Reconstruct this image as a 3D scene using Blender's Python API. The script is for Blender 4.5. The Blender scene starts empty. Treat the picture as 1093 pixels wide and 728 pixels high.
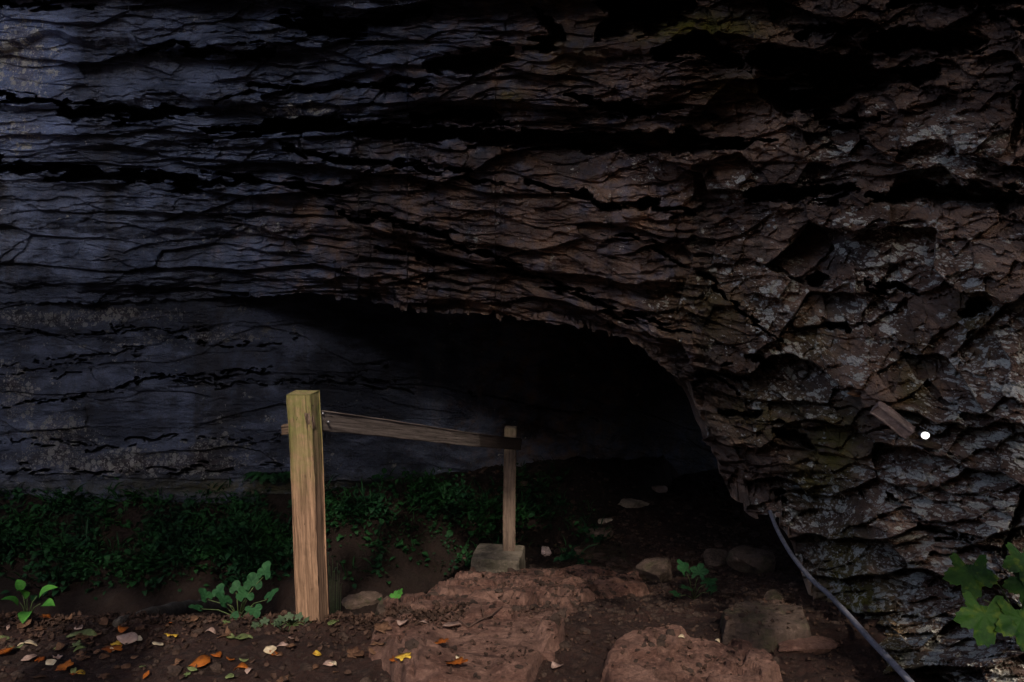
import bpy, math, random
import numpy as np
from mathutils import Vector, Matrix
random.seed(7); RNG = np.random.default_rng(11)
C = bpy.context.scene.collection
F = 850.0; CX, CY = 546.5, 364.0; PITCH = math.radians(6.0)
cp, sp = math.cos(PITCH), math.sin(PITCH)

# ------------------------------------------------------------------ helpers
def ray(px, py):
    a = (np.asarray(px, float)-CX)/F; b = -(np.asarray(py, float)-CY)/F
    return a, cp + b*sp, -sp + b*cp          # dx, dy, dz (eye at the origin)
def P(px, py, Y):
    a, dy, dz = ray(px, py); t = Y/dy
    return np.stack(np.broadcast_arrays(a*t, dy*t, dz*t), -1)
def sstep(a, b, x):
    t = np.clip((x-a)/(b-a), 0, 1); return t*t*(3-2*t)
def _h(ix, iy, iz, seed):
    n = (ix.astype(np.int64)*374761393 + iy.astype(np.int64)*668265263 + iz.astype(np.int64)*2147483647*3 + seed*974634777) & 0xFFFFFFFF
    n = ((n ^ (n >> 13))*1274126177) & 0xFFFFFFFF
    n = ((n ^ (n >> 16))*2246822519) & 0xFFFFFFFF
    return ((n ^ (n >> 15)) & 0xFFFFFF)/float(0xFFFFFF)
def noise2(x, y, seed=0):
    x, y = np.broadcast_arrays(np.asarray(x, float), np.asarray(y, float))
    ix, iy = np.floor(x), np.floor(y); fx, fy = x-ix, y-iy
    ux, uy = fx*fx*fx*(fx*(fx*6-15)+10), fy*fy*fy*(fy*(fy*6-15)+10)
    z = np.zeros_like(ix)
    def g(dx, dy):
        a = _h(ix+dx, iy+dy, z, seed)*2*math.pi
        return np.cos(a)*(fx-dx)+np.sin(a)*(fy-dy)
    n0 = g(0,0)+(g(1,0)-g(0,0))*ux; n1 = g(0,1)+(g(1,1)-g(0,1))*ux
    return (n0+(n1-n0)*uy)*1.5               # about -1..1
def fbm(x, y, o=4, seed=0, gain=.5):
    s = 0; a = 1; t = 0
    for k in range(o):
        s = s+a*noise2(x*2**k+k*17.3, y*2**k-k*9.1, seed+k); t += a; a *= gain
    return s/t*1.3
def worley(x, y, seed=0, jit=.9):
    ix, iy = np.floor(x), np.floor(y); z = np.zeros_like(ix)
    d1 = np.full(x.shape, 9.); d2 = d1.copy(); idc = np.zeros(x.shape); cx = d1.copy(); cy = d1.copy()
    for i in (-1,0,1):
        for j in (-1,0,1):
            px = ix+i+.5+jit*(_h(ix+i, iy+j, z, seed)-.5); py = iy+j+.5+jit*(_h(ix+i, iy+j, z+1, seed)-.5)
            d = np.hypot(px-x, py-y); h = _h(ix+i, iy+j, z+2, seed)
            m = d < d1
            d2 = np.where(m, d1, np.minimum(d2, d))
            idc = np.where(m, h, idc); cx = np.where(m, px, cx); cy = np.where(m, py, cy); d1 = np.where(m, d, d1)
    return d1, d2-d1, idc, x-cx, y-cy
def table(xs, ys, T, px, py):
    xs = np.array(xs, float); ys = np.array(ys, float); T = np.array(T, float)
    i = np.clip(np.searchsorted(xs, px)-1, 0, len(xs)-2); j = np.clip(np.searchsorted(ys, py)-1, 0, len(ys)-2)
    u = np.clip((px-xs[i])/(xs[i+1]-xs[i]), 0, 1); v = np.clip((py-ys[j])/(ys[j+1]-ys[j]), 0, 1)
    u = .5*u+.5*u*u*(3-2*u); v = .5*v+.5*v*v*(3-2*v)
    return (T[j,i]*(1-u)+T[j,i+1]*u)*(1-v)+(T[j+1,i]*(1-u)+T[j+1,i+1]*u)*v
def raw_mesh(name, V, faces, mat=None, parent=None, smooth=True, attrs=None):
    """V (n,3); faces (m,k) array or list."""
    me = bpy.data.meshes.new(name); V = np.asarray(V, float)
    if isinstance(faces, np.ndarray):
        k = faces.shape[1]; m = len(faces)
        me.vertices.add(len(V)); me.vertices.foreach_set('co', V.astype(np.float32).ravel())
        me.loops.add(m*k); me.loops.foreach_set('vertex_index', faces.astype(np.int32).ravel())
        me.polygons.add(m); me.polygons.foreach_set('loop_start', (np.arange(m)*k).astype(np.int32))
        me.update(calc_edges=True); me.validate()
    else:
        me.from_pydata([tuple(v) for v in V], [], faces); me.update()
    me.polygons.foreach_set('use_smooth', [smooth]*len(me.polygons))
    if attrs:
        for k, a in attrs.items():
            at = me.attributes.new(k, 'FLOAT', 'POINT'); at.data.foreach_set('value', np.asarray(a, np.float32).ravel())
    o = bpy.data.objects.new(name, me); C.objects.link(o)
    if mat: me.materials.append(mat)
    if parent: o.parent = parent
    return o
def grid_faces(nr, nc, flip=False):
    i = np.arange(nr-1)[:,None]*nc+np.arange(nc-1)[None,:]
    f = np.stack([i, i+1, i+nc+1, i+nc], -1).reshape(-1, 4)
    return f[:, ::-1].copy() if flip else f
def tag(o, label=None, cat=None, group=None, kind=None):
    if label: o['label'] = label
    if cat: o['category'] = cat
    if group: o['group'] = group
    if kind: o['kind'] = kind
    return o
def empty(name, loc):
    o = bpy.data.objects.new(name, None); o.location = loc; C.objects.link(o); return o

# ------------------------------------------------------------------ materials
class NT:
    def __init__(s, name):
        s.m = bpy.data.materials.new(name); s.m.use_nodes = True; s.t = s.m.node_tree; s.t.nodes.clear()
        s.out = s.n('ShaderNodeOutputMaterial'); s.b = s.n('ShaderNodeBsdfPrincipled')
        s.t.links.new(s.b.outputs[0], s.out.inputs[0]); s.b.inputs['Roughness'].default_value = .85
        s.b.inputs['Specular IOR Level'].default_value = .25
        s.tc = s.n('ShaderNodeTexCoord').outputs['Object']
    def n(s, t, **k):
        x = s.t.nodes.new(t)
        for a, b in k.items(): setattr(x, a, b)
        return x
    def set(s, sock, v):
        if isinstance(v, bpy.types.NodeSocket): s.t.links.new(v, sock)
        elif v is not None:
            sock.default_value = (*v, 1) if isinstance(v, tuple) and len(v) == 3 and sock.type == 'RGBA' else v
    def noise(s, vec, scale, detail=4, rough=.55, dist=0):
        x = s.n('ShaderNodeTexNoise'); s.set(x.inputs['Vector'], vec); x.inputs['Scale'].default_value = scale
        x.inputs['Detail'].default_value = detail; x.inputs['Roughness'].default_value = rough; x.inputs['Distortion'].default_value = dist
        return x.outputs[0]
    def voro(s, vec, scale, feature='F1', out='Distance', rnd=1):
        x = s.n('ShaderNodeTexVoronoi', feature=feature); s.set(x.inputs['Vector'], vec); x.inputs['Scale'].default_value = scale
        x.inputs['Randomness'].default_value = rnd
        return x.outputs[out]
    def math(s, op, a, b=None, c=None, clamp=False):
        x = s.n('ShaderNodeMath', operation=op, use_clamp=clamp)
        for i, v in enumerate((a, b, c)):
            if v is not None: s.set(x.inputs[i], v)
        return x.outputs[0]
    def ramp(s, v, a, b, lo=0., hi=1.):
        x = s.n('ShaderNodeMapRange', interpolation_type='SMOOTHSTEP'); s.set(x.inputs[0], v)
        for i, q in enumerate((a, b, lo, hi)): x.inputs[i+1].default_value = q
        return x.outputs[0]
    def mix(s, f, a, b, mode='MIX'):
        x = s.n('ShaderNodeMix', data_type='RGBA', blend_type=mode); s.set(x.inputs[0], f)
        s.set(x.inputs[6], a); s.set(x.inputs[7], b); return x.outputs[2]
    def attr(s, k): return s.n('ShaderNodeAttribute', attribute_name=k).outputs['Fac']
    def vscale(s, vec, v):
        x = s.n('ShaderNodeVectorMath', operation='MULTIPLY'); s.set(x.inputs[0], vec); x.inputs[1].default_value = v; return x.outputs[0]
    def bump(s, h, dist, strength=1., nrm=None):
        x = s.n('ShaderNodeBump'); x.inputs['Strength'].default_value = strength; x.inputs['Distance'].default_value = dist
        s.set(x.inputs['Height'], h)
        if nrm: s.set(x.inputs['Normal'], nrm)
        return x.outputs[0]
    def done(s, col, nrm=None, rough=None):
        s.set(s.b.inputs['Base Color'], col)
        if nrm: s.set(s.b.inputs['Normal'], nrm)
        if rough is not None: s.set(s.b.inputs['Roughness'], rough)
        return s.m

def rock_mat(name='rock', tone=1.):
    t = NT(name); v = t.vscale(t.tc, (1, .3, 1))
    sep = t.n('ShaderNodeSeparateXYZ'); t.set(sep.inputs[0], v)
    bed = t.attr('bed'); cmb = t.n('ShaderNodeCombineXYZ')
    t.set(cmb.inputs[0], sep.outputs[0]); t.set(cmb.inputs[1], t.math('MULTIPLY', sep.outputs[1], .5)); t.set(cmb.inputs[2], t.math('MULTIPLY', bed, 2.2))
    bv = cmb.outputs[0]
    warm = t.attr('warm'); lich = t.attr('lichen'); moss = t.attr('moss')
    n1 = t.noise(v, 1.7, 4, .6); n2 = t.noise(v, 7, 6, .65); n3 = t.noise(v, 45, 4, .7); nb = t.noise(bv, 2.2, 6, .62, .4)
    wf = t.ramp(t.math('ADD', warm, t.math('MULTIPLY', t.math('SUBTRACT', n2, .5), 1.3)), .25, .8)
    cold = t.mix(t.ramp(nb, .40, .62), (.105,.145,.245), (.38,.47,.69))
    wrm = t.mix(t.ramp(nb, .40, .64), (.15,.075,.045), (.52,.32,.215))
    rust = t.mix(t.ramp(n2, .58, .72), wrm, (.42,.19,.07))
    rusty = t.mix(t.ramp(n1, .52, .66), wrm, rust)
    col = t.mix(wf, cold, rusty)
    # water stains running down the face
    st = t.noise(t.vscale(v, (2.3, 1, .25)), 1.6, 5, .6)
    col = t.mix(t.ramp(st, .52, .68, 0, .62), col, (.07,.066,.07))
    col = t.mix(t.math('MULTIPLY', t.ramp(st, .42, .30, 0, .35), t.ramp(warm, .7, .2)), col, (.52,.52,.53))
    col = t.mix(t.ramp(t.noise(t.vscale(v, (1,1,1.6)), 3.4, 5, .7), .52, .64, 0, .6), col, t.mix(wf, (.045,.05,.07), (.05,.026,.016)))
    col = t.mix(t.ramp(warm, .0, -.6, 0, .75), col, t.mix(n2, (.30,.42,.80), (.54,.66,.95)))  # negative warm: pale blue skylight put into the rock colour
    # speckle
    col = t.mix(t.ramp(n3, .35, .7, .0, .55), col, t.mix(.5, col, (.5,.46,.43)))
    col = t.mix(t.ramp(t.noise(v, 120, 4, .7), .5, .32, 0, .55), col, (.05,.04,.036))
    # moss
    mf = t.math('MULTIPLY', moss, t.ramp(t.noise(v, 14, 6, .7), .34, .52))
    col = t.mix(mf, col, t.mix(t.noise(v, 60, 3), (.13,.14,.015), (.36,.27,.04)))
    col = t.mix(t.math('MULTIPLY', t.ramp(lich, .35, .9, 0, .55), t.ramp(n2, .35, .6)), col, (.20,.125,.09))
    # lichen crusts
    dv = t.n('ShaderNodeVectorMath', operation='ADD'); t.set(dv.inputs[0], v)
    x = t.n('ShaderNodeTexNoise'); t.set(x.inputs['Vector'], v); x.inputs['Scale'].default_value = 60
    t.set(dv.inputs[1], t.vscale(x.outputs[1], (.012,.012,.012)))
    lv = t.voro(dv.outputs[0], 19); lr = t.voro(dv.outputs[0], 19, out='Color')
    sepc = t.n('ShaderNodeSeparateColor'); t.set(sepc.inputs[0], lr)
    patch = t.ramp(t.math('ADD', t.noise(v, 8, 5, .75), t.math('MULTIPLY', lich, .32)), .60, .72)
    spot = t.math('LESS_THAN', lv, t.math('MULTIPLY', sepc.outputs[0], t.math('MULTIPLY', patch, .66)))
    lv2 = t.voro(dv.outputs[0], 62); spot2 = t.math('LESS_THAN', lv2, t.math('MULTIPLY', patch, .46))
    lf = t.math('MAXIMUM', spot, t.math('MULTIPLY', spot2, t.ramp(n3, .45, .55)))
    lf = t.math('MULTIPLY', lf, t.ramp(t.noise(v, 150, 2), .3, .55, .35, 1))
    col = t.mix(t.math('MULTIPLY', lf, .95), col, t.mix(sepc.outputs[1], (.95,.93,.84), (.84,.83,.72)))
    # big scattered round discs
    bd = t.voro(dv.outputs[0], 7.5); bc = t.n('ShaderNodeSeparateColor'); t.set(bc.inputs[0], t.voro(dv.outputs[0], 7.5, out='Color'))
    bf = t.math('MULTIPLY', t.math('LESS_THAN', bd, t.math('MULTIPLY', t.math('GREATER_THAN', bc.outputs[0], .62), .17)), t.ramp(lich, .0, .5, .2, .7))
    col = t.mix(t.math('MULTIPLY', bf, t.ramp(n3, .4, .55)), col, t.mix(bc.outputs[1], (.5,.45,.42), (.55,.55,.53)))
    tn = t.n('ShaderNodeCombineXYZ'); tf = t.math('ADD', t.attr('tone'), t.math('MULTIPLY', t.math('SUBTRACT', n2, .5), t.math('MULTIPLY', t.attr('tone'), 1.2)), clamp=True)
    for i_, g_ in enumerate((.97, .98, 1.05)): t.set(tn.inputs[i_], t.math('POWER', tf, 1/g_))
    col = t.mix(1., col, tn.outputs[0], 'MULTIPLY')  # multiplies the painted light and shade into the rock colour
    # relief
    nr = t.bump(t.noise(bv, 9, 7, .68, .2), .045, 1.)
    nr = t.bump(t.noise(v, 34, 6, .75), .022, 1., nr)
    t.b.inputs['Specular IOR Level'].default_value = .3
    return t.done(col, nr, t.ramp(n3, .3, .7, .6, .95))

def soil_mat():
    t = NT('soil'); v = t.tc
    n1 = t.noise(v, 2.5, 6, .6); n2 = t.noise(v, 22, 8, .7)
    col = t.mix(t.ramp(n1, .35, .65), (.016,.0058,.0042), (.040,.0165,.0115))
    col = t.mix(t.ramp(n2, .45, .7), col, (.05,.029,.022))
    col = t.mix(t.ramp(t.noise(v, 90, 4), .5, .3, 0, .7), col, (.02,.013,.01))
    col = t.mix(t.math('MULTIPLY', t.attr('moss'), t.ramp(n2, .4, .6)), col, (.02,.035,.008))
    col = t.mix(t.attr('wet'), col, (.010,.0045,.003))  # ditch and bank soil blackened, shade put into the colour
    nr = t.bump(t.noise(v, 16, 8, .75), .05, 1.)
    return t.done(col, nr, .92)

def stone_mat(name, a, b, moss=0., dark=.5):
    t = NT(name); v = t.tc
    gx = t.n('ShaderNodeNewGeometry').outputs['Position']
    n1 = t.noise(gx, 6, 8, .65); n2 = t.noise(gx, 40, 8, .7)
    col = t.mix(t.ramp(n1, .35, .65), a, b)
    col = t.mix(t.ramp(n2, .5, .72, 0, .6), col, tuple(min(1, c*1.7) for c in b))
    col = t.mix(t.ramp(n2, .48, .3, 0, dark), col, tuple(c*.25 for c in a))
    col = t.mix(t.ramp(t.noise(gx, 11, 5), .5, .68, 0, .6), col, tuple(c*.4 for c in a))
    if moss: col = t.mix(t.ramp(t.noise(gx, 9, 6, .7), .5, .62, 0, moss), col, (.045,.06,.014))
    nr = t.bump(t.noise(t.vscale(gx, (1,2.2,3)), 14, 8, .7), .03, 1.); nr = t.bump(t.noise(gx, 70, 6, .75), .008, 1., nr)
    return t.done(col, nr, .88)

def wood_mat(name, a, b, green=0., stain=False, zref=1.0):
    t = NT(name); v = t.tc
    gr = t.noise(t.vscale(v, (85, 85, 3.5)), 1, 6, .6, .3); fine = t.noise(t.vscale(v, (260, 260, 14)), 1, 4, .7)
    col = t.mix(t.ramp(gr, .3, .7), a, b)
    col = t.mix(t.ramp(fine, .5, .3, 0, .55), col, tuple(c*.35 for c in a))
    big = t.noise(v, 7, 6, .65)
    col = t.mix(t.ramp(big, .5, .75, 0, .5), col, tuple(c*.55 for c in a))
    sep = t.n('ShaderNodeSeparateXYZ'); t.set(sep.inputs[0], v)
    if green:
        f = t.math('MULTIPLY', t.ramp(t.math('ADD', sep.outputs[2], t.math('MULTIPLY', t.math('SUBTRACT', big, .5), .5)), zref-.42, zref+.0), t.ramp(t.noise(v, 30, 6, .7), .25, .6))
        col = t.mix(t.math('MULTIPLY', f, green), col, t.mix(t.noise(v, 55, 4, .7), (.05,.075,.012), (.22,.25,.07)))
        f2 = t.ramp(sep.outputs[2], .16, -.02, 0, .6)
        col = t.mix(f2, col, (.09,.055,.035))
    k = t.voro(t.vscale(v, (1,1,.6)), 5.5)      # knots
    col = t.mix(t.ramp(k, .10, .05, 0, .7), col, tuple(c*.25 for c in a))
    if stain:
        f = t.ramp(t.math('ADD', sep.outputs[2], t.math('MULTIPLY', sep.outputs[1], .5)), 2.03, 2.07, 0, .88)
        col = t.mix(f, col, (.03,.02,.017))  # far end of the rail darkened: painted shade
    crk = t.noise(t.vscale(v, (45, 45, 1.2)), 1, 3, .5, .8)
    cf = t.math('MAXIMUM', t.ramp(t.math('ABSOLUTE', t.math('SUBTRACT', crk, .5)), .0, .012), t.ramp(big, .42, .54))
    col = t.mix(cf, tuple(c*.18 for c in a), col)
    nr = t.bump(gr, .006, .8); nr = t.bump(cf, .004, .8, nr)
    return t.done(col, nr, .8)

def leaf_mat(name, a, b, rough=.5, trans=True, spots=None):
    t = NT(name)
    gx = t.n('ShaderNodeNewGeometry').outputs['Position']
    n = t.noise(gx, 9 if name != 'bank_leaf' else 2.6, 4, .7); n2 = t.noise(gx, 70, 4, .6)
    col = t.mix(t.ramp(n, .35, .65), a, b)
    col = t.mix(t.ramp(n2, .5, .7, 0, .4), col, tuple(min(1, c*1.5) for c in b))
    if spots: col = t.mix(t.ramp(t.noise(gx, 38, 4, .6), .52, .64, 0, .8), col, spots)
    t.b.inputs['Specular IOR Level'].default_value = .12; rough = max(rough, .65)
    return t.done(col, t.bump(n2, .004, .5), rough)

def plain(name, col, rough=.6, metal=0.):
    t = NT(name); n = t.noise(t.tc, 30, 5, .6)
    t.b.inputs['Metallic'].default_value = metal
    return t.done(t.mix(t.ramp(n, .35, .65), tuple(c*.7 for c in col), col), t.bump(n, .002, .5), rough)

M = dict(rock=rock_mat(), soil=soil_mat(),
    slab=stone_mat('slab_stone', (.100,.047,.034), (.200,.112,.084)),
    stone=stone_mat('brown_stone', (.07,.047,.035), (.13,.09,.07), .3),
    pale=stone_mat('pale_stone', (.22,.17,.13), (.36,.29,.23)),
    dkstone=stone_mat('grey_stone', (.07,.062,.058), (.13,.115,.105), .35),
    clod=stone_mat('clods', (.030,.017,.012), (.075,.048,.036)),
    concrete=stone_mat('concrete', (.14,.115,.085), (.23,.19,.145), .25, .3),
    wood=wood_mat('post_wood', (.12,.07,.042), (.37,.225,.14), .65, zref=1.05),
    farwood=wood_mat('far_post_wood', (.11,.075,.055), (.21,.15,.11), .15, zref=1.2),
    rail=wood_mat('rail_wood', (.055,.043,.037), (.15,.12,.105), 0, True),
    bark=stone_mat('old_log', (.10,.085,.07), (.17,.15,.13)),
    cover=leaf_mat('bank_leaf', (.004,.020,.009), (.013,.052,.014)),
    ivy=leaf_mat('ivy_leaf', (.008,.036,.013), (.02,.065,.023)),
    bright=leaf_mat('bright_leaf', (.02,.09,.012), (.045,.15,.022)),
    vine=leaf_mat('vine_leaf', (.003,.017,.003), (.013,.042,.004), spots=(.04,.065,.005)),
    grey=leaf_mat('greygreen_leaf', (.03,.05,.027), (.055,.08,.043)),
    fern=leaf_mat('fern_leaf', (.07,.075,.02), (.12,.11,.03)),
    stem=plain('stem', (.06,.09,.03)), twig=plain('twig_wood', (.07,.04,.03), .9),
    litter=leaf_mat('litter', (.018,.011,.008), (.06,.034,.024), .8),
    l_brown=leaf_mat('brown_dead_leaf', (.06,.03,.018), (.12,.065,.038), .7),
    l_orange=leaf_mat('orange_dead_leaf', (.16,.035,.006), (.28,.085,.013), .55, spots=(.13,.04,.012)),
    l_yellow=leaf_mat('yellow_dead_leaf', (.32,.17,.02), (.46,.30,.04), .55, spots=(.25,.10,.02)),
    l_cream=leaf_mat('cream_dead_leaf', (.38,.29,.18), (.58,.48,.33), .6),
    l_pink=leaf_mat('pink_dead_leaf', (.22,.14,.11), (.34,.24,.20), .6),
    l_green=leaf_mat('green_fallen_leaf', (.06,.09,.03), (.15,.17,.07), .5),
    pipe=plain('pipe_plastic', (.22,.22,.26), .45), clip=plain('clip_metal', (.28,.28,.30), .4, .8),
    tile=stone_mat('pinkish_stone', (.36,.26,.23), (.52,.40,.36), 0, .3),
    black=plain('dark_hole', (.01,.01,.01)))

# ------------------------------------------------------------------ bedding field
GX = [-400, 0, 100, 200, 300, 400, 500, 600, 700, 800, 900, 1000, 1093, 1500]
GY = {0:   [0]*14,
      55:  [48, 50, 52, 55, 55, 52, 55, 58, 62, 62, 60, 58, 60, 60],
      105: [108,112,116,120,124,116,114,114,112,104,100,100,100,100],
      145: [150,152,152,150,148,142,146,149,150,152,155,160,165,170],
      195: [178,182,184,188,194,200,212,222,226,216,206,206,214,230],
      255: [240,244,246,246,250,256,270,286,300,300,300,300,306,320],
      325: [318,322,322,320,314,322,334,348,385,410,420,425,430,450],
      420: [420,425,425,420,415,425,440,452,470,500,510,520,530,550],
      520: [515,520,520,520,520,525,535,545,560,590,600,600,610,640],
      760: [760]*14, 1100: [1100]*14}
def bedding(px, py):
    ks = sorted(GY); ys = [np.interp(px, GX, GY[k]) for k in ks]
    s = np.where(py < ys[0], py-ys[0], 0.)
    for a in range(len(ks)-1):
        m = (py >= ys[a]) & (py < ys[a+1])
        s = np.where(m, ks[a]+(ks[a+1]-ks[a])*(py-ys[a])/np.maximum(ys[a+1]-ys[a], 1), s)
    return np.where(py >= ys[-1], ks[-1]+py-ys[-1], s)

def layers(px, s, thick, amp, seed, wav=.35, long=140., sharp=.16, p=1.3):
    """ledges: each bed bulges out towards its lower edge and is undercut below it"""
    w = s/thick + wav*fbm(px/long, s/(thick*3), 3, seed)+.12*fbm(px/(long*.2), s/thick, 2, seed+5)
    k = np.floor(w); f = w-k
    h = _h(k, k*0, k*0+1, seed)
    along = .5+.5*fbm(px/(long*.8)+h*50, k*7.7, 3, seed+9)           # ledge comes and goes along its length
    a = amp*np.clip(along, 0, 1.2)*(.3+.9*h)
    prof = np.where(f < 1-sharp, (f/(1-sharp))**p, (1-f)/sharp)
    return -a*prof + amp*.5*h

# crevices traced as real gaps: (points, half height px, depth m)
CREV = [
 ([(-300,108),(0,102),(60,112),(150,118),(215,120)], 4.5, .45), ([(60,117),(120,122),(200,121)], 5, .5),
 ([(100,8),(0,4)], 4, .3), ([(-200,182),(0,176),(60,178),(100,184),(200,192),(300,196),(380,205)], 6, .55),
 ([(50,190),(140,190),(230,200)], 4, .4),
 ([(215,141),(300,134),(380,136),(470,142),(560,147),(650,148),(760,150),(830,150)], 8, .85),
 ([(300,150),(330,168),(400,172),(470,182),(540,196)], 4, .45), ([(540,150),(640,150),(720,152),(790,152)], 11, .95),
 ([(455,70),(500,66),(548,54)], 12, .7), ([(440,126),(480,122),(530,128)], 6, .5),
 ([(300,12),(340,18),(400,24),(460,12)], 6, .5), ([(290,22),(330,28),(390,36)], 5, .4), ([(190,52),(250,56),(290,52)], 7, .45),
 ([(150,60),(190,48)], 4, .3), ([(460,88),(400,92),(340,94)], 4, .35), ([(230,105),(265,95),(400,90)], 3, .3),
 ([(600,105),(660,116),(730,118)], 6, .6), ([(560,52),(600,40),(570,10)], 7, .5), ([(620,-20),(680,10),(640,40)], 12, .9), ([(690,-30),(690,20),(740,2)], 15, 1.1),
 ([(700,58),(740,44),(790,66)], 14, 1.1), ([(800,60),(850,66),(900,74),(925,62)], 17, 1.2), ([(860,105),(930,84),(1000,78)], 14, 1.1),
 ([(815,86),(845,112),(905,104)], 14, 1.1), ([(850,36),(890,30),(915,32)], 10, .7), ([(925,48),(980,40),(1050,46)], 14, .9),
 ([(950,4),(1000,-8),(1040,2),(1093,-10),(1200,10)], 12, .9), ([(1055,12),(1093,20),(1200,15)], 12, 1.),
 ([(795,206),(850,204),(915,204)], 9, .8), ([(930,208),(990,205),(1040,208),(1093,214),(1250,230)], 11, .9), ([(985,198),(1010,215)], 10, .7),
 ([(870,128),(905,132),(935,124)], 6, .5), ([(1022,330),(1058,326)], 9, .6), ([(925,302),(960,306),(985,312)], 4, .4), ([(860,298),(890,300)], 4, .4),
 ([(885,346),(905,354)], 7, .5), ([(800,378),(825,388)], 6, .5), ([(770,395),(800,402)], 5, .4), ([(770,440),(800,444),(812,440)], 6, .45),
 ([(825,455),(850,468),(872,478)], 7, .5), ([(540,284),(600,306),(660,336),(740,352)], 3, .35),
 ([(350,226),(430,240),(500,262),(560,286)], 3.5, .35), ([(400,262),(440,272),(520,288)], 3.5, .35), ([(560,190),(640,216),(740,222)], 4.5, .5),
 ([(1093,520),(1085,560),(1070,592)], 5, .5), ([(980,560),(1010,570),(1060,588)], 3, .35), ([(945,530),(975,545)], 4, .3),
 ([(700,222),(740,224)], 4, .4), ([(830,530),(840,532)], 5, .4), ([(1060,585),(1085,600),(1100,640)], 4, .4), ([(1080,100),(1093,130),(1090,160)], 2, .2),
 ([(100,335),(0,330),(-200,328)], 2.5, .2), ([(640,248),(700,262),(760,300),(800,340),(850,372)], 2.2, .3), ([(720,420),(760,396),(790,420)], 3,.3),
]
def carve(px, py, crev, wig=1.):
    D = np.zeros_like(px)
    wx = px+wig*6*fbm(px/28, py/22, 3, 71); wy = py+wig*5*fbm(px/22, py/18, 3, 72)
    Sx = bedding(px, py); _, _, qc, _, _ = worley(px/30, Sx/9, 191, 1.); _, _, qd, _, _ = worley(px/11, Sx/4, 192, 1.)
    wy = wy+9*(qc-.5)+4*(qd-.5)
    for pts, hw, dep in crev:
        pts = np.array(pts, float)
        x0, x1 = pts[:,0].min()-40, pts[:,0].max()+40; y0, y1 = pts[:,1].min()-50, pts[:,1].max()+50
        m = (px > x0) & (px < x1) & (py > y0) & (py < y1)
        if not m.any(): continue
        X, Y = wx[m], wy[m]; best = np.full(X.shape, 1e9); sd = np.zeros(X.shape); tt = np.zeros(X.shape)
        L = np.r_[0, np.cumsum(np.hypot(*(np.diff(pts, axis=0).T)))]
        for i in range(len(pts)-1):
            a, b = pts[i], pts[i+1]; d = b-a; q = d@d
            u = np.clip(((X-a[0])*d[0]+(Y-a[1])*d[1])/q, 0, 1)
            dist = np.hypot(X-a[0]-u*d[0], Y-a[1]-u*d[1])
            mm = dist < best; sd = np.where(mm, np.sign(Y-a[1]-u*d[1])*dist, sd); best = np.where(mm, dist, best); tt = np.where(mm, (L[i]+u*(L[i+1]-L[i]))/L[-1], tt)
        th = hw*(.35+.65*np.sqrt(np.clip(4*tt*(1-tt), 0, 1)))*(1+.45*noise2(X/30, Y/60, 74))
        q = sd/th; val = dep*sstep(-1.05, -.8, q)*(1-np.clip((q-.0)/1.25, 0, 1))**.8
        D[m] = np.maximum(D[m], val)
    return D
def blobs(px, py, L):
    m = np.zeros_like(px)
    for x, y, rx, ry, a in L:
        m = np.maximum(m, a*np.exp(-(((px-x)/rx)**2+((py-y)/ry)**2)))
    return m
LICH = [(1080,420,70,90,1.1),(1010,160,45,35,1.3),(885,160,30,20,.6),(990,530,60,60,.9),(870,545,40,30,1.),(830,320,30,40,.8),(770,290,30,30,.7),
        (960,270,60,40,.7),(1030,690,80,60,1.5),(960,640,28,70,1.2),(1010,540,60,40,1.3),(975,515,30,30,1.2),(900,600,40,40,.6),(780,200,30,20,.5),(840,400,60,50,.6),(270,245,60,25,.5),(20,60,40,50,.9),(20,140,40,20,.7),  # the two upper-left patches also brighten the sky-lit corner in colour
        (200,35,30,30,.3),(330,118,60,10,.7),(520,240,80,50,.2),(650,200,90,60,.2),(1060,560,60,60,.9),(130,340,60,12,.6),(215,360,60,14,.6),(930,350,60,40,.5),(720,330,40,40,.3)]
MOSS = [(740,30,70,16,1.),(790,95,30,14,.9),(900,610,26,40,1.3),(890,480,30,40,.8),(920,650,40,40,1.),(545,105,14,12,.6),(930,700,50,40,1.),(870,520,30,30,.8),(820,440,50,30,.5),
        (870,360,30,30,.4),(560,-4,80,12,.5),(600,60,40,20,.3),(760,330,50,40,.35),(1040,350,20,40,.5),(975,420,20,50,.4)]

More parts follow.
